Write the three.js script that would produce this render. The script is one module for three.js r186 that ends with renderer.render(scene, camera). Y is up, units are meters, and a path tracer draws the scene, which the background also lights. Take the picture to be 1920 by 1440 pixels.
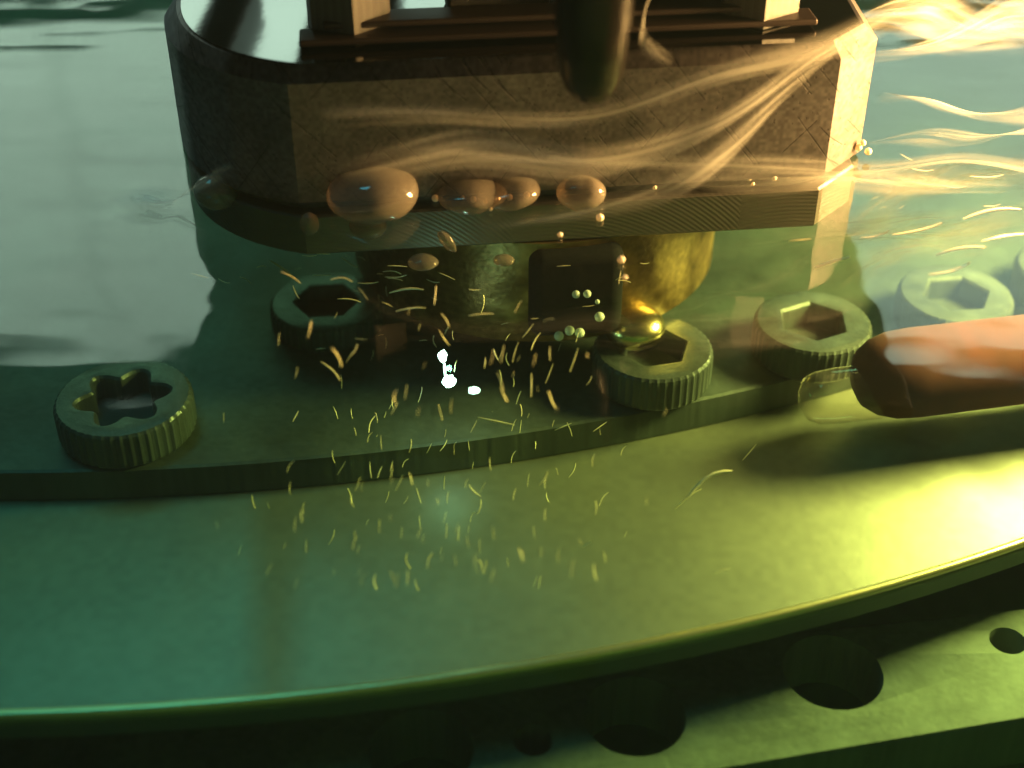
import * as THREE from 'three';
import { RectAreaLightUniformsLib } from 'three/addons/lights/RectAreaLightUniformsLib.js';
import { mergeGeometries, toCreasedNormals } from 'three/addons/utils/BufferGeometryUtils.js';
import { RoundedBoxGeometry } from 'three/addons/geometries/RoundedBoxGeometry.js';

// ------------------------------------------------------------------ camera, light, exposure
RectAreaLightUniformsLib.init();
const scene = new THREE.Scene();
scene.background = new THREE.Color(0.004, 0.006, 0.006);

const EYE = new THREE.Vector3(0, 0.125, 0.233), PITCH = 36 * Math.PI / 180, FPX = 2638;
const camera = new THREE.PerspectiveCamera(2 * Math.atan(720 / FPX) * 180 / Math.PI, 4 / 3, 0.01, 20);
camera.position.copy(EYE);
camera.rotation.set(-PITCH, 0, 0);
camera.focus = 0.268;
camera.userData.fStop = 8;

const renderer = new THREE.WebGLRenderer({ antialias: true });
renderer.toneMapping = THREE.LinearToneMapping;
renderer.toneMappingExposure = 1.0;
renderer.shadowMap.enabled = true;

const WINDOW = { x0: -1.9, x1: 1.5, y0: 0.52, y1: 1.40, z: -2.0 };
const windowLight = new THREE.RectAreaLight(new THREE.Color(0.70, 1.0, 0.78), 2.5, WINDOW.x1 - WINDOW.x0, WINDOW.y1 - WINDOW.y0);
windowLight.position.set((WINDOW.x0 + WINDOW.x1) / 2, (WINDOW.y0 + WINDOW.y1) / 2, WINDOW.z + 0.03);
windowLight.lookAt(windowLight.position.x, windowLight.position.y, 5);
windowLight.name = 'window_light';
scene.add(windowLight);

const LAMP = new THREE.Vector3(0.158, 0.031, -0.014), LAMP_AIM = new THREE.Vector3(0.085, -0.03, 0.005);
const lampLight = new THREE.RectAreaLight(new THREE.Color(1.0, 0.58, 0.18), 450, 0.042, 0.042);
lampLight.position.copy(LAMP); lampLight.lookAt(LAMP_AIM);
lampLight.name = 'work_lamp_light';
scene.add(lampLight);

const CEILING = new THREE.Vector3(-0.30, 1.15, -0.16);
const ceilingLight = new THREE.RectAreaLight(new THREE.Color(0.13, 0.82, 1.0), 5.6, 0.7, 0.3);   // cool tube fitting over the tank
ceilingLight.position.copy(CEILING).add(new THREE.Vector3(0, -0.01, 0)); ceilingLight.lookAt(-0.06, 0, 0);
ceilingLight.name = 'ceiling_tube_light';
scene.add(ceilingLight);
scene.fog = new THREE.FogExp2(new THREE.Color(0.72, 1.0, 0.95), 0.04);   // smoke-laden air

// ------------------------------------------------------------------ helpers
let seed = 7;
const rnd = () => { seed = (seed * 1664525 + 1013904223) >>> 0; return seed / 4294967296; };
const rr = (a, b) => a + (b - a) * rnd();
const V3 = (x, y, z) => new THREE.Vector3(x, y, z);
const CP = Math.cos(PITCH), SP = Math.sin(PITCH);
function ray(px, py) { const u = (px - 960) / FPX, v = (720 - py) / FPX; return V3(u, v * CP - SP, -(v * SP + CP)); }
function atY(px, py, y) { const d = ray(px, py); return EYE.clone().addScaledVector(d, (y - EYE.y) / d.y); }   // where the line of sight meets a level
function atZ(px, py, z) { const d = ray(px, py); return EYE.clone().addScaledVector(d, (z - EYE.z) / d.z); }   // ... an upright plane
const used = {};
const numbered = (n) => { const k = used[n] = (used[n] ?? -1) + 1; return k ? `${n}_${String(k).padStart(3, '0')}` : n; };
function tag(o, label, category, group, kind) {
  o.userData.label = label;
  if (kind) o.userData.kind = kind;
  if (category) o.userData.category = category;
  if (group) o.userData.group = group;
  return o;
}
function thing(name, p = V3(0, 0, 0)) { const g = new THREE.Group(); g.name = numbered(name); g.position.copy(p); scene.add(g); return g; }
function mesh(name, geo, mat, parent) {
  const m = new THREE.Mesh(geo, mat);
  m.name = parent ? name : numbered(name);
  m.castShadow = m.receiveShadow = true;
  (parent || scene).add(m);
  return m;
}

// tiling value noise
function noiser(n, s) {
  const t = new Float32Array(n * n); let q = s;
  for (let i = 0; i < n * n; i++) { q = (q * 1664525 + 1013904223) >>> 0; t[i] = q / 4294967296; }
  return (x, y) => {
    const xi = Math.floor(x), yi = Math.floor(y), fx = x - xi, fy = y - yi;
    const sx = fx * fx * (3 - 2 * fx), sy = fy * fy * (3 - 2 * fy);
    const a = (i, j) => t[(((j % n) + n) % n) * n + (((i % n) + n) % n)];
    const p = a(xi, yi), r = a(xi + 1, yi), u = a(xi, yi + 1), w = a(xi + 1, yi + 1);
    return (p + (r - p) * sx) * (1 - sy) + (u + (w - u) * sx) * sy;
  };
}
function dataTex(w, h, fn, srgb = false) {
  const d = new Uint8Array(w * h * 4);
  for (let y = 0; y < h; y++) for (let x = 0; x < w; x++) {
    const c = fn(x / w, y / h), k = (y * w + x) * 4;
    for (let i = 0; i < 4; i++) d[k + i] = Math.max(0, Math.min(255, Math.round((c[i] ?? 1) * 255)));
  }
  const t = new THREE.DataTexture(d, w, h, THREE.RGBAFormat);
  t.wrapS = t.wrapT = THREE.RepeatWrapping; t.magFilter = THREE.LinearFilter; t.minFilter = THREE.LinearMipmapLinearFilter;
  if (srgb) t.colorSpace = THREE.SRGBColorSpace;
  t.needsUpdate = true;
  return t;
}
const N64 = noiser(64, 11), N16 = noiser(16, 5), N8 = noiser(8, 77), N32 = noiser(32, 3);
const fbm = (u, v) => 0.45 * N8(u * 8, v * 8) + 0.28 * N16(u * 16, v * 16) + 0.17 * N32(u * 32, v * 32) + 0.10 * N64(u * 64, v * 64);
const rep = (t, sx, sy = sx) => { const c = t.clone(); c.repeat.set(sx, sy); c.needsUpdate = true; return c; };
function metreUV(geo, how = 'xz', s = 1) {       // texture coordinates in metres
  const p = geo.attributes.position, uv = new Float32Array(p.count * 2);
  for (let i = 0; i < p.count; i++) { uv[2 * i] = (how[0] === 'x' ? p.getX(i) : p.getZ(i)) * s; uv[2 * i + 1] = (how[1] === 'z' ? p.getZ(i) : p.getY(i)) * s; }
  geo.setAttribute('uv', new THREE.BufferAttribute(uv, 2));
  return geo;
}

// ------------------------------------------------------------------ materials
const scratchHeight = new Float32Array(1024 * 1024).fill(0.6);          // a milled and scratched steel face
{
  const put = (x, y, d) => { const k = ((Math.round(y) % 1024) + 1024) % 1024 * 1024 + ((Math.round(x) % 1024) + 1024) % 1024; scratchHeight[k] = Math.min(scratchHeight[k], d); };
  for (let i = 0; i < 260; i++) {
    const a = rnd() < 0.85 ? rr(-0.95, -0.75) : rr(0.75, 1.0), L = rr(15, 170), x = rr(0, 1024), y = rr(0, 1024), d = rr(0.1, 0.5);
    for (let t = 0; t < L; t += 0.5) put(x + Math.cos(a) * t, y + Math.sin(a) * t, d + 0.1 * Math.sin(t));
  }
  for (let i = 0; i < 1500; i++) { const x = rr(0, 1024), y = rr(0, 1024), r = rr(0.5, 2.2); for (let t = 0; t < 8; t++) put(x + rr(-r, r), y + rr(-r, r), 0.15); }
}
const sh = (u, v) => scratchHeight[Math.floor(v * 1024) * 1024 + Math.floor(u * 1024)];
const T = {
  scratchBump: dataTex(1024, 1024, (u, v) => { const h = sh(u, v) * (0.75 + 0.35 * N64(u * 64, v * 64)); return [h, h, h, 1]; }),
  scratchColor: dataTex(1024, 1024, (u, v) => { const h = (sh(u, v) < 0.5 ? 0.42 : 0.78) * (0.62 + 0.5 * fbm(u, v)) * (0.86 + 0.28 * N64(u * 192, v * 192)); return [h, h * 0.94, h * 0.9, 1]; }, true),
  mottle: dataTex(512, 512, (u, v) => { const h = 0.5 + 0.7 * (fbm(u, v) - 0.5) + 0.12 * (N64(u * 128, v * 128) - 0.5); return [h, h, h, 1]; }),
  mottleColor: dataTex(512, 512, (u, v) => { const h = 0.78 + 0.5 * (fbm(u, v) - 0.5) + 0.1 * (N64(u * 128, v * 128) - 0.5); return [h, h, h, 1]; }, true),
  brush: dataTex(512, 512, (u, v) => { const h = 0.35 + 0.35 * N64(u * 4, v * 256) + 0.3 * fbm(u, v); return [h, h, h, 1]; }),
  blotch: dataTex(512, 512, (u, v) => { const k = Math.min(1, Math.max(0, (fbm(u, v) - 0.42) * 5)), g = 0.9 + 0.2 * (N64(u * 128, v * 128) - 0.5); return [(0.55 + 0.4 * k) * g, (0.5 + 0.4 * k) * g, (0.42 + 0.4 * k) * g, 1]; }, true),
  rings: dataTex(1024, 512, (u, v) => {                               // arcs left by the milling cutter, 0.14 x 0.07 m
    const x = u * 0.14, y = v * 0.07, k = Math.floor(x / 0.047 + 0.2 * N8(u * 8, 3)), d = Math.hypot(x - k * 0.047 - 0.006, y - 0.025);
    const h = 0.5 + 0.35 * Math.sin(d * 6.283 / 0.0008) + 0.2 * (N64(u * 64, v * 64) - 0.5); return [h, h, h, 1]; }),
  faint: dataTex(512, 512, (u, v) => { const h = 0.88 + 0.12 * (fbm(u, v) - 0.5) + 0.06 * (N64(u * 128, v * 128) - 0.5); return [h, h, h, 1]; }, true),
  ripple: dataTex(1024, 1024, (u, v) => {
    const w = 0.04 * Math.sin(6.283 * (v + N8(u * 8, v * 8) * 0.3));
    const h = 0.55 * N16((u + v * 0.0) * 16 + w * 8, v * 32) + 0.3 * N32(u * 32, v * 64 + w * 20) + 0.15 * N64(u * 64, v * 64);
    return [h, h, h, 1];
  }),
};
const std = (o) => new THREE.MeshStandardMaterial(o);
const rgb = (r, g, b) => new THREE.Color().setRGB(r, g, b);
const M = {
  steelFace: std({ color: rgb(0.31, 0.31, 0.36), metalness: 0.75, roughness: 0.5, map: rep(T.scratchColor, 8.5), bumpMap: rep(T.scratchBump, 8.5), bumpScale: 0.00012 }),
  steelTop: std({ color: rgb(0.2, 0.2, 0.2), metalness: 1, roughness: 0.1, bumpMap: rep(T.mottle, 9), bumpScale: 0.00004 }),
  polished: std({ color: rgb(0.75, 0.72, 0.72), metalness: 1, roughness: 0.28, bumpMap: rep(T.brush, 10), bumpScale: 0.00006 }),
  black: std({ color: rgb(0.007, 0.0065, 0.0065), metalness: 0.0, roughness: 0.3, bumpMap: rep(T.mottle, 20), bumpScale: 0.0002 }),
  hexSteel: std({ color: rgb(0.26, 0.25, 0.25), metalness: 0.9, roughness: 0.38, map: rep(T.mottleColor, 30), bumpMap: rep(T.brush, 30), bumpScale: 0.00008 }),
  shim: std({ color: rgb(0.05, 0.035, 0.035), metalness: 0.5, roughness: 0.45 }),
  brass: std({ color: rgb(0.78, 0.58, 0.3), metalness: 0.85, roughness: 0.36, map: rep(T.blotch, 9), bumpMap: rep(T.mottle, 14), bumpScale: 0.0003 }),
  flange: std({ color: rgb(0.30, 0.28, 0.24), metalness: 0.6, roughness: 0.42, map: rep(T.faint, 5), roughnessMap: null, bumpMap: rep(T.mottle, 11), bumpScale: 0.00008 }),
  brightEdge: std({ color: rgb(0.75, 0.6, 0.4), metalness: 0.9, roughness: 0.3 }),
  hub: std({ color: rgb(0.10, 0.115, 0.12), metalness: 0.15, roughness: 0.55, map: rep(T.mottleColor, 7), bumpMap: rep(T.mottle, 9), bumpScale: 0.0004 }),
  wall: std({ color: rgb(0.10, 0.12, 0.12), metalness: 0.5, roughness: 0.5, bumpMap: rep(T.mottle, 9), bumpScale: 0.0003 }),
  lower: std({ color: rgb(0.16, 0.14, 0.13), metalness: 0.6, roughness: 0.42, bumpMap: rep(T.rings, 1 / 0.14, 1 / 0.07), bumpScale: 0.00005 }),
  bolt: std({ color: rgb(0.13, 0.15, 0.155), metalness: 0.35, roughness: 0.34, map: rep(T.mottleColor, 20), bumpMap: rep(T.mottle, 30), bumpScale: 0.0002 }),
  rail: std({ color: rgb(0.17, 0.18, 0.17), metalness: 0.0, roughness: 0.7, map: rep(T.mottleColor, 8), bumpMap: rep(T.mottle, 12), bumpScale: 0.0004 }),
  tank: std({ color: rgb(0.30, 0.37, 0.35), metalness: 0.1, roughness: 0.6, map: rep(T.mottleColor, 2), bumpMap: rep(T.mottle, 3), bumpScale: 0.001 }),
  rubber: std({ color: rgb(0.12, 0.022, 0.016), metalness: 0, roughness: 0.95, map: rep(T.mottleColor, 3), bumpMap: rep(T.mottle, 4), bumpScale: 0.0004 }),
  darkRubber: std({ color: rgb(0.03, 0.035, 0.035), metalness: 0, roughness: 0.55 }),
  chip: std({ color: rgb(0.9, 0.76, 0.5), metalness: 0.2, roughness: 0.4 }),
  paint: std({ color: rgb(0.1, 0.1, 0.1), metalness: 0.4, roughness: 0.5 }),
};
const oilSkin = new THREE.MeshPhysicalMaterial({ color: rgb(0.97, 1, 0.98), roughness: 0.03, transmission: 1, thickness: 0, ior: 1.47, bumpMap: rep(T.ripple, 2.2, 3.4), bumpScale: 0.00018 });
const oilBody = new THREE.MeshPhysicalMaterial({ color: rgb(1, 1, 1), roughness: 0.0, transmission: 1, thickness: 0.1, ior: 1.0, transparent: true, opacity: 0.03,
  attenuationColor: rgb(0.51, 0.78, 0.56), attenuationDistance: 0.1 });
const bubbleFilm = new THREE.MeshPhysicalMaterial({ color: rgb(0.62, 0.54, 0.46), roughness: 0.08, transmission: 0.8, thickness: 0, ior: 1.5 });
const gasFilm = new THREE.MeshPhysicalMaterial({ color: rgb(0.8, 0.85, 0.8), roughness: 0.1, transmission: 0.35, thickness: 0, ior: 1.4 });
const clearTube = new THREE.MeshPhysicalMaterial({ color: rgb(1, 0.96, 0.92), roughness: 0.05, transmission: 0.97, thickness: 0, ior: 1.5 });

// ------------------------------------------------------------------ the window and the lamp outside the picture
{
  const W = WINDOW, w = thing('window', V3((W.x0 + W.x1) / 2, W.y0, W.z));
  tag(w, 'wide pale workshop window behind the oil tank', 'window');
  const daylight = std({ color: rgb(0.3, 0.3, 0.3), roughness: 0.3, emissive: rgb(0.70, 1.0, 0.78), emissiveIntensity: 0.3 })   // frosted panes with daylight behind, outside the picture, mirrored in the oil;
  const w2 = W.x1 - W.x0, h2 = W.y1 - W.y0;
  for (let k = 0; k < 3; k++) { const g = new THREE.BoxGeometry(w2 / 3 - 0.03, h2, 0.01); g.translate(-w2 / 2 + w2 / 6 + k * w2 / 3, h2 / 2, 0); mesh('pane', g, daylight, w); }
  for (const [x, y, a, b] of [[0, -0.025, w2 + 0.1, 0.05], [0, h2 + 0.025, w2 + 0.1, 0.05], [-w2 / 2 - 0.025, h2 / 2, 0.05, h2], [w2 / 2 + 0.025, h2 / 2, 0.05, h2]]) { const g = new THREE.BoxGeometry(a, b, 0.06); g.translate(x, y, -0.035); mesh('frame', g, M.paint, w); }
}
{
  const c = tag(thing('ceiling_light', CEILING), 'cool tube light fitting hanging over the oil tank', 'lamp');
  const h = new THREE.Group(); h.name = 'fitting'; c.add(h); h.lookAt(V3(-0.06, 0, 0).sub(CEILING));
  const tray = new THREE.BoxGeometry(0.76, 0.34, 0.03); tray.translate(0, 0, -0.03); mesh('tray', tray, M.paint, h);
  for (const y of [-0.08, 0.08]) { const t = new THREE.CylinderGeometry(0.013, 0.013, 0.68, 16); t.rotateZ(Math.PI / 2); t.translate(0, y, 0); mesh('tube_lamp', t, std({ color: rgb(0.6, 0.6, 0.6), emissive: rgb(0.13, 0.82, 1.0), emissiveIntensity: 2 }), h); }
}
{
  const l = thing('work_lamp', LAMP);
  tag(l, 'warm work lamp standing beside the tank', 'lamp');
  const head = new THREE.Group(); head.name = 'head'; l.add(head);
  head.lookAt(LAMP_AIM.clone().sub(LAMP)); head.position.set(0, 0, 0);
  const sh2 = new THREE.LatheGeometry([[0.010, -0.06], [0.016, -0.055], [0.030, -0.010], [0.032, 0.0], [0.031, 0.0], [0.028, -0.010]].map(([a, b]) => new THREE.Vector2(a, b)), 40); sh2.rotateX(Math.PI / 2); 
  mesh('lamp_shade', sh2, M.paint, head);
  const disc = new THREE.CylinderGeometry(0.027, 0.027, 0.004, 40); disc.rotateX(Math.PI / 2); disc.translate(0, 0, -0.010);
  mesh('lamp_lens', disc, std({ color: rgb(0.5, 0.45, 0.35), emissive: rgb(1, 0.6, 0.2), emissiveIntensity: 4 }), head);
  const arm = new THREE.TubeGeometry(new THREE.CatmullRomCurve3([V3(0.06, 0.04, 0.0), V3(0.16, 0.09, 0.0), V3(0.30, 0.02, 0.0), V3(0.36, -0.12, 0), V3(0.4, -0.3, 0)]), 40, 0.006, 10);
  mesh('gooseneck', arm, M.paint, l);
}

// ------------------------------------------------------------------ tank and oil
const FLOOR = -0.13;
{
  const b = (name, x0, x1, y0, y1, z0, z1) => { const g = new THREE.BoxGeometry(x1 - x0, y1 - y0, z1 - z0); g.translate((x0 + x1) / 2, (y0 + y1) / 2, (z0 + z1) / 2); metreUV(g); const m = mesh(name, g, M.tank); m.userData.kind = 'structure'; return m; };
  b('tank_floor', -0.72, 0.55, FLOOR - 0.02, FLOOR, -0.95, 0.19);
  b('tank_wall_back', -0.72, 0.55, FLOOR, 0.335, -0.95, -0.93);
  b('tank_wall_left', -0.74, -0.72, FLOOR - 0.02, 0.03, -0.95, 0.19);
  b('tank_wall_right', 0.55, 0.57, FLOOR - 0.02, 0.03, -0.95, 0.19);
  b('tank_wall_front', -0.72, 0.55, FLOOR, 0.02, 0.17, 0.19);
  const oil = thing('oil'); oil.userData.kind = 'structure'; oil.userData.label = 'clear green machining oil filling the tank';
  const sg = new THREE.PlaneGeometry(1.268, 1.098, 300, 300); sg.rotateX(-Math.PI / 2); sg.translate(-0.085, 0, -0.38);
  const p = sg.attributes.position;
  for (let i = 0; i < p.count; i++) { const x = p.getX(i), z = p.getZ(i); p.setY(i, 0.00012 * (N16(x * 22 + 50, z * 40 + 50) - 0.5) + 0.00006 * (N32(x * 60 + 90, z * 90 + 90) - 0.5)); }
  sg.computeVertexNormals(); metreUV(sg);
  mesh('oil_surface', sg, oilSkin, oil);
  const bg = new THREE.BoxGeometry(1.268, -FLOOR - 0.003, 1.098); bg.translate(-0.085, (FLOOR - 0.001) / 2, -0.38);
  mesh('oil_body', bg, oilBody, oil);
}

// ------------------------------------------------------------------ workpiece: stepped round plate
const HEAD = 0.0080, HEAD_TOP = -0.043 + 0.0002 + HEAD;
const SCREWS = [
  [230, 742, 0.0130, 'torx', 0.3, 'star socket screw on the rim of the submerged disc'],
  [612, 562, 0.0120, 'hex', 0.1, 'dark knurled cap screw set inward from the rim, beside the spark', true],
  [1225, 648, 0.0120, 'hex', 0.25, 'hex socket cap screw beside the black electrode and round brass button'],
  [1525, 600, 0.0120, 'hex', 0.45, 'hex socket cap screw under the corner of the steel block'],
  [1793, 548, 0.0120, 'hex', 0.1, 'hex socket cap screw behind the red rubber hose'],
  [2012, 498, 0.0120, 'hex', 0.6, 'hex socket cap screw beyond the one behind the red hose'],
];
const CX = -0.097, CZ = -0.382, FL = -0.05, HUB = -0.043, R_HUB = 0.412, R_FL = 0.465;
{
  const w = thing('stepped_disc', V3(CX, 0, CZ));
  tag(w, 'large round stepped steel workpiece lying under the oil', 'workpiece');
  const seg = 400;
  const lathe = (pts) => { const g = new THREE.LatheGeometry(pts.map(([r, y]) => new THREE.Vector2(r, y)), seg); return toCreasedNormals(g, 0.4); };
  mesh('flange', metreUV(lathe([[0.3, FL], [R_FL - 0.0016, FL], ...[15, 30, 45, 60, 75].map((d) => [R_FL - 0.0016 + 0.0016 * Math.sin(d * Math.PI / 180), FL - 0.0016 + 0.0016 * Math.cos(d * Math.PI / 180)]), [R_FL, FL - 0.0016]])), M.flange, w);
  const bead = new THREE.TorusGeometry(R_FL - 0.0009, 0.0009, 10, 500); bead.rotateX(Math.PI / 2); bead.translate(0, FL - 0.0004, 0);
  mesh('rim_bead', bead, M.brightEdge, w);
  mesh('flange_wall', metreUV(lathe([[R_FL, FL - 0.0016], [R_FL, FL - 0.005], [0.3, FL - 0.005]]), 'xy'), M.wall, w);
  mesh('hub', metreUV(lathe([[0.0001, HUB], [R_HUB - 0.0008, HUB], [R_HUB - 0.0002, HUB - 0.0003], [R_HUB, HUB - 0.0009], [R_HUB, FL + 0.0002], [R_HUB - 0.05, FL + 0.0002]])), M.hub, w);
}

// ------------------------------------------------------------------ bolts on its rim
function star(n, r0, r1, k = 96) { const pts = []; for (let i = 0; i < k; i++) { const a = i / k * 2 * Math.PI; pts.push(new THREE.Vector2(Math.cos(a) * (r0 + (r1 - r0) * (0.5 + 0.5 * Math.cos(n * a))), Math.sin(a) * (r0 + (r1 - r0) * (0.5 + 0.5 * Math.cos(n * a))))); } return pts; }
function boltGeo(R, h, drive) {
  const out = new THREE.Shape(), K = 144;
  for (let i = 0; i <= K; i++) { const a = i / K * 2 * Math.PI, r = R * (1 + 0.010 * (i % 3 === 0 ? 1 : -0.6)); i ? out.lineTo(Math.cos(a) * r, Math.sin(a) * r) : out.moveTo(r, 0); }
  const hole = new THREE.Path();
  hole.setFromPoints((drive === 'hex' ? Array.from({ length: 6 }, (_, i) => new THREE.Vector2(Math.cos(i * Math.PI / 3) * R * 0.56, Math.sin(i * Math.PI / 3) * R * 0.56)) : star(6, R * 0.46, R * 0.68)).reverse());
  out.holes.push(hole);
  const g = new THREE.ExtrudeGeometry(out, { depth: h - 0.0028, bevelEnabled: true, bevelThickness: 0.0014, bevelSize: 0.0012, bevelOffset: -0.0012, bevelSegments: 3, curveSegments: 6 });
  g.rotateX(-Math.PI / 2); g.translate(0, 0.0014, 0);
  return toCreasedNormals(g, 0.5);
}
const headGeo = { hex: metreUV(boltGeo(0.0120, HEAD, 'hex')), torx: metreUV(boltGeo(0.0130, HEAD, 'torx')) };
for (const [px, py, R, drive, turn, label, onTop] of SCREWS) {
  const p = atY(px, py, onTop ? HUB + 0.0062 : HEAD_TOP); p.y = HUB + 0.0002;
  const b = tag(thing('cap_screw', p), label, 'bolt', 'cap screws in the disc'); b.rotation.y = turn; if (onTop) b.scale.y = 0.75;
  mesh('head', headGeo[drive], M.bolt, b);
  const f = new THREE.CylinderGeometry(R * 0.75, R * 0.75, 0.001, 24); f.translate(0, 0.0022, 0);
  mesh('socket_floor', f, M.bolt, b);
}

// ------------------------------------------------------------------ drilled rail under the disc
{
  const Y = -0.066, b0 = atY(1250, 1207, Y), b1 = atY(1920, 1140, Y), f0 = atY(1390, 1434, Y), f1 = atY(1920, 1345, Y);
  const R = thing('drilled_rail', V3(b0.x, Y, b0.z)); R.rotation.y = -Math.atan2(b1.z - b0.z + f1.z - f0.z, b1.x - b0.x + f1.x - f0.x);
  tag(R, 'flat drilled metal rail below the edge of the disc', 'rail');
  R.updateMatrixWorld();
  const loc = (q) => { const l = R.worldToLocal(q.clone()); return [l.x, -l.z]; };
  const [B0, B1, F0, F1] = [b0, b1, f0, f1].map(loc), at = (A, B, x) => A[1] + (B[1] - A[1]) * (x - A[0]) / (B[0] - A[0]);
  const s = new THREE.Shape(); s.moveTo(-0.16, at(F0, F1, -0.16)); s.lineTo(0.16, at(F0, F1, 0.16)); s.lineTo(0.16, at(B0, B1, 0.16)); s.lineTo(-0.16, at(B0, B1, -0.16));
  for (const [px, py, r] of [[790, 1405, 0.0088], [1190, 1340, 0.0088], [1562, 1258, 0.0088], [1000, 1387, 0.0032], [1890, 1200, 0.0032]]) { const [x, y] = loc(atY(px, py, Y)), h = new THREE.Path(); h.absarc(x, y, r, 0, 2 * Math.PI, true); s.holes.push(h); }
  const g = new THREE.ExtrudeGeometry(s, { depth: 0.012, bevelEnabled: true, bevelThickness: 0.0006, bevelSize: 0.0006, bevelOffset: -0.0006, bevelSegments: 2, curveSegments: 24 });
  g.rotateX(-Math.PI / 2); g.translate(0, -0.0126, 0);
  mesh('plate', metreUV(toCreasedNormals(g, 0.5)), M.rail, R);
  for (const x of [-0.13, 0.13]) { const f = new THREE.BoxGeometry(0.02, 0.0505, 0.02); f.translate(x, -0.0128 - 0.02525, 0.014 - at(B0, B1, x)); mesh('foot', f, M.wall, R); }
}

// ------------------------------------------------------------------ electrode holder: the steel block with what is bolted to it
const holder = thing('electrode_holder');
tag(holder, 'heavy steel electrode block dipping into the oil', 'machine tool');
const P = [[-0.0388, 0.0059], [0.059, -0.0051], [0.0675, -0.0148], [0.0665, -0.06], [-0.066, -0.052], [-0.0665, -0.026]];
function planShape(inset = 0) {
  const c = [0, -0.025], q = ([x, z]) => { const l = Math.hypot(x - c[0], z - c[1]); return [x - (x - c[0]) / l * inset, -(z - (z - c[1]) / l * inset)]; };
  const s = new THREE.Shape(); const a = P.map(q);
  s.moveTo(...a[0]); s.lineTo(...a[1]); s.lineTo(...a[2]); s.lineTo(...a[3]); s.lineTo(...a[4]); s.lineTo(...a[5]);
  const k = q([-0.0625, -0.0005]); s.quadraticCurveTo(k[0], k[1], a[0][0], a[0][1]);
  return s;
}
function slab(y0, y1, bev, inset = 0) {
  const g = new THREE.ExtrudeGeometry(planShape(inset), { depth: y1 - y0 - 2 * bev, bevelEnabled: bev > 0, bevelThickness: bev, bevelSize: bev, bevelOffset: -bev, bevelSegments: 1, curveSegments: 16 });
  g.rotateX(-Math.PI / 2); g.translate(0, y0 + bev, 0);
  return g;
}
{
  const body = metreUV(toCreasedNormals(slab(-0.0018, 0.0265, 0.0026), 0.35), 'xy');
  mesh('block', body, M.steelFace, holder);
  const top = new THREE.ShapeGeometry(planShape(0.0036), 16); top.rotateX(-Math.PI / 2); top.translate(0, 0.0268, 0);
  mesh('top_face', metreUV(top), M.steelTop, holder);
  // the turned lower plate: concentric tool marks cut as real grooves across its front
  mesh('lower_plate', metreUV(toCreasedNormals(slab(-0.0105, -0.0022, 0.0004, 0.0006), 0.35), 'xy'), M.lower, holder);
  const cyl = new THREE.CylinderGeometry(0.0395, 0.0395, 0.0225, 160, 6); { const q = cyl.attributes.uv; for (let i = 0; i < q.count; i++) q.setXY(i, q.getX(i) * 0.223, q.getY(i) * 0.0225); } cyl.translate(0.0047, -0.02185, -0.0385);
  mesh('electrode_cylinder', cyl, M.brass, holder);
  // hexagon pillars between the block and the plate above
  for (const [px, py, r, t] of [[655, 52, 0.0082, 0.22], [1415, 26, 0.0082, 0.05]]) {
    const c = atY(px, py, 0.0268), g = new THREE.CylinderGeometry(r, r, 0.0164, 6); g.rotateY(t); 
    const hp = mesh('hex_pillar', toCreasedNormals(g, 0.3), M.hexSteel, holder); hp.position.set(c.x, 0.0268 + 0.0084, c.z);
  }
  for (const [x0, x1, y, z, d] of [[-0.038, 0.0555, 0.0272, -0.010, 0.006], [-0.034, 0.05, 0.0292, -0.0125, 0.006]]) { const g = new RoundedBoxGeometry(x1 - x0, 0.0012, d, 2, 0.0004); g.rotateY(0.11); g.translate((x0 + x1) / 2, y + 0.0008, z); mesh('shim', g, M.shim, holder); }
  const post = new RoundedBoxGeometry(0.019, 0.016, 0.012, 3, 0.001); post.rotateY(0.11); post.translate(-0.003, 0.0352, -0.022); mesh('post', post, M.black, holder);
  const post2 = new RoundedBoxGeometry(0.017, 0.016, 0.012, 3, 0.001); post2.rotateY(0.11); post2.translate(0.027, 0.0352, -0.024); mesh('post', post2, M.black, holder);
  const us = new THREE.Shape();                                     // upper plate, slotted from the back
  us.moveTo(-0.067, -0.008); us.lineTo(0.08, -0.008); us.lineTo(0.08, 0.085);
  for (const [x0, x1, z] of [[-0.012, -0.026, -0.036], [-0.0438, -0.059, -0.034]]) { us.lineTo(x0, 0.085); us.lineTo(x0, -z + 0.002); us.lineTo(x0 - 0.002, -z); us.lineTo(x1 + 0.002, -z); us.lineTo(x1, -z + 0.002); us.lineTo(x1, 0.085); }
  us.lineTo(-0.067, 0.085);
  const up = new THREE.ExtrudeGeometry(us, { depth: 0.012, bevelEnabled: true, bevelThickness: 0.0006, bevelSize: 0.0006, bevelSegments: 1 }); up.rotateX(-Math.PI / 2); up.translate(0, 0.0442, 0); mesh('upper_plate', up, M.black, holder);
}
// flushing nozzle in front of the block
{
  const p = atZ(1107, 188, 0.018), n = thing('flushing_nozzle', p);
  tag(n, 'black round-tipped nozzle hanging in front of the block', 'nozzle');
  const g = new THREE.LatheGeometry([[0.0001, 0], [0.0016, 0.0001], [0.0031, 0.0009], [0.0044, 0.0026], [0.0053, 0.005], [0.0057, 0.0085], [0.0058, 0.013], [0.0062, 0.0132], [0.0064, 0.02], [0.0064, 0.08]].map(([a, b]) => new THREE.Vector2(a, b)), 48);
  mesh('tube', toCreasedNormals(g, 0.6), std({ color: rgb(0.012, 0.010, 0.009), roughness: 0.2, metalness: 0.3 }), n);
}
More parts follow.
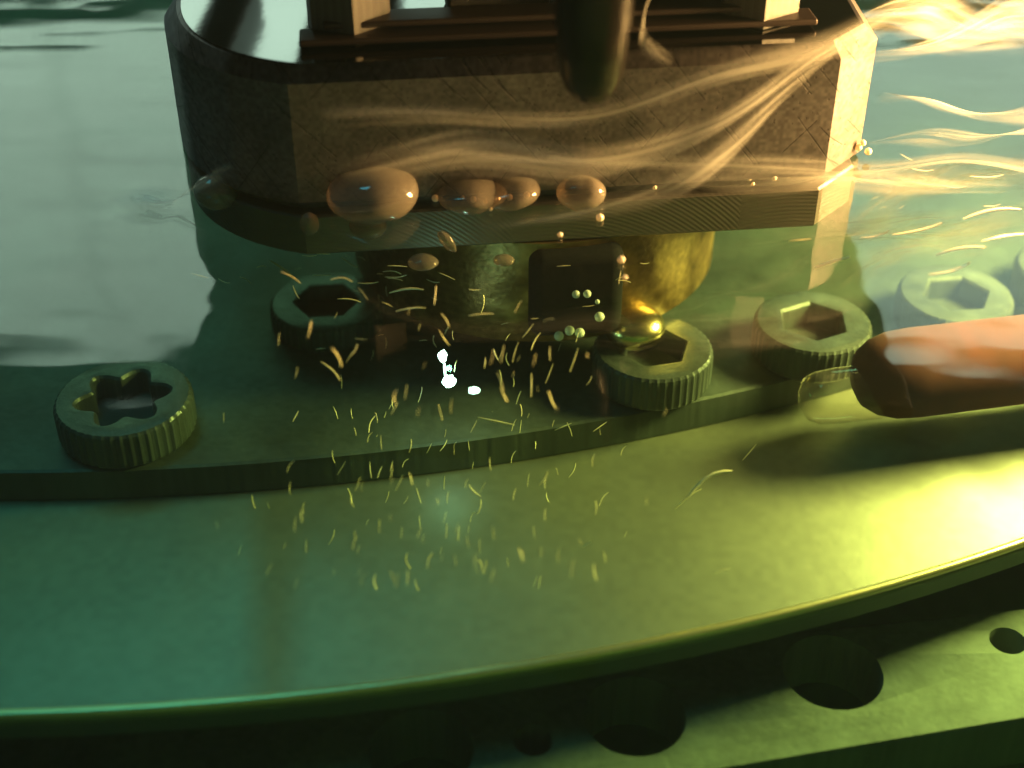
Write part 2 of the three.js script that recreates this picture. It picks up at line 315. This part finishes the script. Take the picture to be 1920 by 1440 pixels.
// black small electrode with gas bubbles, and the brass button beside it
{
  const a = atZ(1075, 640, 0.004);
  const e = thing('small_electrode', V3(a.x, a.y, 0.0));
  tag(e, 'small black block electrode dotted with pale bubbles', 'electrode');
  const g = new RoundedBoxGeometry(0.0185, 0.0195, 0.012, 4, 0.0028); g.rotateY(0.1); g.translate(0, 0.0095, -0.003);
  mesh('body', g, new THREE.MeshPhysicalMaterial({ color: rgb(0.006, 0.008, 0.009), roughness: 0.85, specularIntensity: 0.25 }), e);
  for (const [px, py, r] of [[1080, 552, 0.0008], [1101, 551, 0.0008], [1048, 630, 0.001], [1068, 620, 0.001], [1087, 624, 0.001], [1124, 594, 0.001], [1120, 566, 0.0005]]) {
    const q = atZ(px, py, 0.0045), s = new THREE.SphereGeometry(r, 12, 8), m = mesh('gas_bubble', s, gasFilm);
    m.position.copy(q); tag(m, 'tiny pale gas bubble clinging to the black electrode', 'bubble', 'bubbles on the black electrode');
  }
  const b = thing('brass_button', atZ(1190, 612, -0.003));
  tag(b, 'shiny round brass button beside the black electrode', 'button');
  const d = new THREE.SphereGeometry(1, 40, 24); d.scale(0.0062, 0.0042, 0.0062);
  mesh('dome', d, std({ color: rgb(0.85, 0.66, 0.34), metalness: 1, roughness: 0.22 }), b);
}
// spark
{
  const s = thing('spark', atY(845, 700, -0.03));
  tag(s, 'white green electric spark flashing under the oil', 'spark');
  const em = (k) => std({ color: rgb(0.5, 0.6, 0.55), emissive: rgb(0.7, 1.0, 0.9), emissiveIntensity: k });
  const blob = (px, py, sx, sy, k) => { const g = new THREE.IcosahedronGeometry(1, 3), q = g.attributes.position; for (let i = 0; i < q.count; i++) { const f = 0.75 + 0.5 * N16(q.getX(i) * 3 + 9 + px, q.getY(i) * 3 + q.getZ(i)); q.setXYZ(i, q.getX(i) * f * sx, q.getY(i) * f * sy, q.getZ(i) * f * sx); } g.computeVertexNormals(); const m = mesh('spark_light', g, em(k), s); m.position.copy(atY(px, py, -0.03).sub(s.position)); return m; };
  blob(830, 668, 0.0008, 0.0013, 14); blob(842, 715, 0.0013, 0.0010, 18); blob(888, 732, 0.0011, 0.0004, 3); blob(834, 692, 0.0003, 0.0016, 4);
  const l = new THREE.PointLight(rgb(0.45, 1, 0.8), 0.00012, 0, 2); l.position.copy(s.position).add(V3(0, 0.004, 0.004)); l.castShadow = true; l.shadow.radius = 0.03; l.name = 'spark_glow'; scene.add(l);
}
// red rubber hose
{
  const a = atY(1600, 712, -0.034), b = atY(1990, 665, -0.034);
  const dir = b.clone().sub(a).normalize();
  const h = thing('rubber_hose', a);
  tag(h, 'thick red brown rubber hose end lying on the disc', 'hose');
  const r = 0.0088, pts = [[0.0001, 0], [0.35 * r, 0.0006], [0.65 * r, 0.002], [0.85 * r, 0.0045], [0.97 * r, 0.008], [r, 0.012], [r, 0.13]];
  const g = new THREE.LatheGeometry(pts.map(([x, y]) => new THREE.Vector2(x, y)), 48);
  mesh('rubber_sleeve', metreUV(g, 'xy'), M.rubber, h);
  h.quaternion.setFromUnitVectors(V3(0, 1, 0), dir);
  const c = new THREE.LatheGeometry([[0.0001, -0.0105], [0.0022, -0.0103], [0.0042, -0.0092], [0.0052, -0.007], [0.0055, -0.003], [0.0055, 0.006]].map(([x, y]) => new THREE.Vector2(x, y)), 32);
  mesh('clear_tip', c, clearTube, h).position.set(0.003, 0, 0);
}

// ------------------------------------------------------------------ bubbles at the waterline
function bubble(px, py, w, hgt, label, o = {}) {
  const z = o.z ?? 0.006, base = o.y !== undefined ? atY(px, py, o.y) : atZ(px, py, z);
  const g = new THREE.SphereGeometry(1, 36, 24), q = g.attributes.position;
  for (let i = 0; i < q.count; i++) { const f = 1 + 0.18 * (N16(q.getX(i) * 1.6 + px, q.getY(i) * 1.6 + q.getZ(i) * 1.3 + 7) - 0.5); q.setXYZ(i, q.getX(i) * f * w, q.getY(i) * f * hgt, q.getZ(i) * f * (o.d ?? w * 0.8)); }
  g.computeVertexNormals();
  const m = mesh('oil_bubble', g, bubbleFilm); m.position.copy(base); m.rotation.z = o.tilt ?? 0;
  return tag(m, label, 'bubble', 'bubbles along the waterline');
}
bubble(698, 366, 0.0082, 0.0050, 'largest smoky bubble bulging from the foot of the block', { tilt: 0.12 });
bubble(690, 424, 0.0036, 0.0024, 'small bubble hanging under the largest smoky bubble');
bubble(885, 366, 0.0066, 0.0026, 'flat long bubble spread along the foot of the block', { z: 0.004, tilt: 0.05 });
bubble(955, 362, 0.0060, 0.0024, 'low wide bubble joined to the flat long one', { z: 0.0035, tilt: 0.12 });
bubble(1090, 362, 0.0047, 0.0033, 'round smoky bubble standing alone on the waterline', { z: 0.003 });
bubble(580, 420, 0.0018, 0.0022, 'small upright bubble under the corner of the block', { z: 0.009 });
bubble(793, 492, 0.0028, 0.0014, 'little oval bubble drifting below the block', { z: 0.012 });
bubble(838, 452, 0.0011, 0.0026, 'slanting teardrop bubble below the block', { z: 0.01, tilt: 0.6 });
bubble(945, 488, 0.0020, 0.0010, 'tiny flat bubble with a bright end below the block', { z: 0.01 });
bubble(405, 360, 0.0042, 0.0034, 'clear bubble at the rounded corner of the block', { z: -0.002 });
// foam beads
{
  const g0 = new THREE.SphereGeometry(1, 10, 7), mat = new THREE.MeshPhysicalMaterial({ color: rgb(0.95, 0.85, 0.7), roughness: 0.08, transmission: 0.3, ior: 1.45 });
  const spots = [[1405, 335], [1420, 330], [1437, 328], [1452, 334], [1466, 328], [1478, 331], [1494, 325], [1412, 345], [1610, 276], [1618, 268], [1628, 284], [816, 372], [868, 370], [888, 374], [910, 378], [930, 374], [955, 370], [988, 366], [770, 356], [1228, 352], [920, 392], [1050, 440], [1125, 408], [1165, 487], [1172, 520]];
  spots.forEach(([px, py]) => { const m = mesh('foam_bead', g0, mat); m.position.copy(px > 1550 ? atZ(px, py, -0.013) : atY(px, py, 0.0006)); m.scale.setScalar(rr(0.00035, 0.00075)); tag(m, 'tiny bright foam bead floating on the oil', 'foam bead', 'foam beads round the block'); });
}

// ------------------------------------------------------------------ slivers of debris in the oil
{
  const variants = [];
  for (let k = 0; k < 6; k++) {
    const bend = [0.0, 0.18, -0.22, 0.4, -0.12, 0.08][k], c = new THREE.CatmullRomCurve3([V3(-0.5, 0, 0), V3(-0.15, bend * 0.6, 0.05), V3(0.2, bend * 0.5, -0.04), V3(0.5, -bend * 0.4, 0)]);
    const g = new THREE.TubeGeometry(c, 5, 0.07, 4, false), q = g.attributes.position, ring = 5;
    for (let i = 0; i < q.count; i++) { const s = Math.floor(i / ring) / 5, f = 0.25 + 0.75 * Math.sin(Math.PI * (0.12 + 0.76 * s)), ctr = c.getPointAt(s); q.setXYZ(i, ctr.x + (q.getX(i) - ctr.x) * f, ctr.y + (q.getY(i) - ctr.y) * f, ctr.z + (q.getZ(i) - ctr.z) * f); }
    g.computeVertexNormals(); variants.push(g);
  }
  const add = (px, py, len, ang, y) => {
    const m = mesh('debris_sliver', variants[Math.floor(rr(0, 6))], M.chip);
    m.position.copy(atY(px, py, y)); m.rotation.set(-PITCH, 0, 0); m.rotateZ(ang); m.rotateY(rr(-0.4, 0.4));
    const L = len * 0.000102 * (1 - y / 0.26); m.scale.set(L, L * rr(0.3, 0.5), L * 0.3);
    tag(m, 'thin tan sliver of debris drifting in the oil', 'debris', 'slivers of debris drifting in the oil');
  };
  // those that can be told apart in the photograph: x, y, length, slope
  for (const [x, y, l, a] of [[509, 450, 26, 0], [580, 479, 30, 0], [607, 476, 28, 0], [530, 505, 70, -0.6], [545, 520, 44, -0.5], [460, 525, 28, -0.5], [375, 517, 34, -0.25], [420, 527, 28, -0.4], [604, 516, 40, 0.0], [640, 525, 44, 0], [690, 530, 44, 0.02], [655, 492, 40, -0.6], [745, 499, 42, 0], [735, 511, 40, -0.05], [742, 518, 44, 0.05], [762, 545, 70, 0.12], [770, 580, 60, 0.15], [655, 563, 48, -0.1], [555, 548, 34, -1.1], [680, 550, 34, -0.9], [816, 553, 40, 1.5], [838, 518, 36, -0.4], [835, 600, 30, -1.0], [833, 634, 34, -1.0], [580, 618, 34, 1.4], [523, 636, 26, 1.5], [905, 570, 36, 1.4], [902, 590, 50, 0.1], [930, 665, 26, -1.2], [942, 663, 34, 1.4], [966, 660, 40, 1.3], [990, 620, 34, 0.9], [1004, 640, 40, 1.1], [938, 715, 36, -1.2], [945, 738, 32, -1.2], [996, 722, 44, 1.55], [1030, 700, 40, 1.2], [1035, 750, 34, -1.2], [1076, 675, 50, 1.25], [620, 695, 56, -0.7], [632, 670, 40, -1.1], [697, 795, 36, 1.3], [718, 785, 30, 1.1], [846, 760, 30, 1.5], [888, 800, 26, 1.1], [832, 835, 26, 1.0], [570, 952, 22, 1.5], [544, 915, 26, 1.5], [833, 905, 26, 1.5], [890, 920, 30, -0.8], [860, 1000, 26, 1.5], [837, 995, 26, 1.5], [1022, 965, 22, 1.5], [1023, 905, 20, 1.5], [1100, 1020, 20, 0.6], [1355, 1070, 26, 0.2], [1330, 905, 90, 0.6], [1405, 848, 40, 0.9], [1290, 935, 60, 0.65], [870, 450, 40, 1.4], [1120, 408, 24, -0.3], [1048, 440, 22, 1.5], [920, 400, 22, 1.5], [1162, 520, 26, 1.4], [1056, 800, 34, 0.4], [1125, 800, 32, 0.6], [930, 790, 70, -0.2], [1068, 805, 30, -1.2]]) add(x, y, l * 0.85, a, y > 760 ? rr(-0.045, -0.03) : rr(-0.022, -0.004));
  for (let i = 0; i < 210; i++) {
    const t = rnd(), px = 830 + (rnd() + rnd() + rnd() - 1.5) * 330, py = 480 + (t * 620), steep = Math.min(1, Math.max(0, (py - 520) / 160));
    add(px, py, rr(10, 27), steep > rnd() ? rr(1.0, 1.9) : rr(-0.4, 0.3), py > 780 ? rr(-0.046, -0.028) : rr(-0.04, -0.006));
  }
  for (const [x, y, l, a] of [[1860, 385, 30, 0.05], [1790, 350, 40, -0.1], [1700, 295, 26, -0.6], [1730, 318, 40, -0.15], [1640, 372, 14, 0.4], [1655, 390, 14, 0.3], [1690, 388, 12, 0.5], [1850, 330, 60, 0.0], [1800, 470, 80, 0.18], [1560, 492, 60, 0.3], [1720, 430, 90, 0.22], [1860, 400, 110, 0.2], [1640, 440, 50, 0.2], [1780, 505, 70, 0.25], [1500, 450, 40, 0.1], [1880, 445, 90, 0.2]]) add(x, y, l, a, -0.001);
}

// ------------------------------------------------------------------ smoke over the oil
{
  const rows = 4;
  const NS = noiser(64, 901);
  const tex = dataTex(1024, 256, (u, v) => {
    const row = Math.floor(v * rows), f = v * rows - row;
    const wob = f + 0.06 * Math.sin(6.28 * (u * 2 + row * 0.37)) + 0.05 * (NS(u * 8, row * 9) - 0.5);
    let s = 0.22 * NS(u * 4 + row * 13, wob * 5) + 0.7 * Math.pow(NS(u * 4 + row * 7, wob * 9 + 20), 2.2) + 0.5 * Math.pow(NS(u * 6, wob * 26 + 31), 4);
    s *= Math.pow(Math.max(0, Math.sin(Math.PI * f)), 1.4) * Math.pow(Math.max(0, Math.sin(Math.PI * Math.min(1, Math.max(0, u)))), 0.7);
    return [s, s, s, 1];
  });
  tex.wrapS = tex.wrapT = THREE.ClampToEdgeWrapping;
  const mat = new THREE.MeshPhysicalMaterial({ color: rgb(0.92, 0.9, 0.86), roughness: 1, metalness: 0, transmission: 0.5, thickness: 0, specularIntensity: 0, transparent: true, opacity: 0.6, alphaMap: tex, side: THREE.DoubleSide });
  const geos = [];
  function wisp(pts, w0, w1, row, lean = 0.3) {     // pts: px, py, z ; a curling sheet of smoke following them
    const c = new THREE.CatmullRomCurve3(pts.map(([px, py, z]) => atZ(px, py, z))), n = 60, m = 6, pos = [], uv = [], idx = [];
    for (let i = 0; i <= n; i++) {
      const t = i / n, p = c.getPointAt(t), tg = c.getTangentAt(t), side = V3(0, Math.cos(lean + 0.5 * Math.sin(t * 5 + row)), Math.sin(lean + 0.5 * Math.sin(t * 5 + row)));
      side.addScaledVector(tg, -side.dot(tg)).normalize();
      const bow = V3().crossVectors(tg, side), w = (w0 + (w1 - w0) * t) * (0.85 + 0.3 * Math.sin(t * 7 + row * 2));
      for (let j = 0; j <= m; j++) { const s = j / m - 0.5, q = p.clone().addScaledVector(side, s * w).addScaledVector(bow, w * 0.25 * (s * s * 2 - 0.2)); q.y = Math.max(q.y, 0.0016); pos.push(q.x, q.y, q.z); uv.push(t, (row + 0.02 + 0.96 * j / m) / rows); }
    }
    for (let i = 0; i < n; i++) for (let j = 0; j < m; j++) { const a = i * (m + 1) + j, b = a + m + 1; idx.push(a, b, a + 1, b, b + 1, a + 1); }
    const g = new THREE.BufferGeometry(); g.setAttribute('position', new THREE.Float32BufferAttribute(pos, 3)); g.setAttribute('uv', new THREE.Float32BufferAttribute(uv, 2)); g.setIndex(idx); g.computeVertexNormals(); geos.push(g);
  }
  // fan of streams from the right corner across the face of the block
  wisp([[1700, 20, -0.01], [1560, 85, 0.0], [1330, 150, 0.012], [1100, 220, 0.016], [800, 215, 0.016], [600, 215, 0.015]], 0.010, 0.005, 0, 0.1);
  wisp([[1720, 0, -0.012], [1530, 110, 0.004], [1330, 240, 0.018], [1100, 310, 0.02], [860, 285, 0.02], [640, 330, 0.016]], 0.012, 0.006, 1, 0.2);
  wisp([[1640, 40, -0.004], [1480, 170, 0.008], [1300, 330, 0.022], [1120, 390, 0.026], [900, 430, 0.03]], 0.006, 0.006, 2, 0.4);
  wisp([[1900, 350, 0.004], [1640, 335, 0.006], [1350, 310, 0.016], [1000, 300, 0.02], [780, 280, 0.016]], 0.007, 0.005, 3, 0.3);
  // drifting off to the right
  wisp([[1560, 110, -0.004], [1700, 95, -0.012], [1820, 60, -0.02], [2000, 0, -0.03]], 0.006, 0.012, 1, 0.3);
  wisp([[1540, 60, -0.02], [1680, 20, -0.03], [1800, 40, -0.04], [1980, 90, -0.04]], 0.009, 0.016, 2, 0.5);
  wisp([[1650, 180, -0.02], [1740, 190, -0.02], [1830, 215, -0.018], [2000, 205, -0.02]], 0.008, 0.014, 0, 0.8);
  wisp([[1620, 270, -0.012], [1720, 255, -0.012], [1830, 260, -0.014], [2000, 230, -0.02]], 0.004, 0.012, 3, 1.0);
  wisp([[1480, 338, 0.003], [1570, 333, 0.004], [1680, 345, 0.004], [1830, 352, 0.004]], 0.006, 0.005, 2, 0.4);
  wisp([[1440, 345, 0.005], [1545, 334, 0.006], [1660, 342, 0.006], [1800, 350, 0.005]], 0.004, 0.003, 0, 0.3);
  wisp([[2000, 330, 0.0], [1800, 300, 0.002], [1640, 320, 0.004], [1450, 335, 0.008], [1250, 325, 0.012]], 0.012, 0.006, 1, 0.5);
  // thin veil on the left
  wisp([[230, 420, 0.004], [310, 390, 0.006], [370, 350, 0.006], [440, 310, 0.004]], 0.010, 0.006, 0, 0.9);
  wisp([[1235, -30, 0.0], [1210, 20, 0.006], [1210, 80, 0.008], [1260, 120, 0.01]], 0.002, 0.003, 1, 0.0);
  const sm = mesh('smoke', mergeGeometries(geos), mat);
  tag(sm, 'thin streaming smoke drifting over the oil and across the block', 'smoke', null, 'stuff');
}

renderer.render(scene, camera);
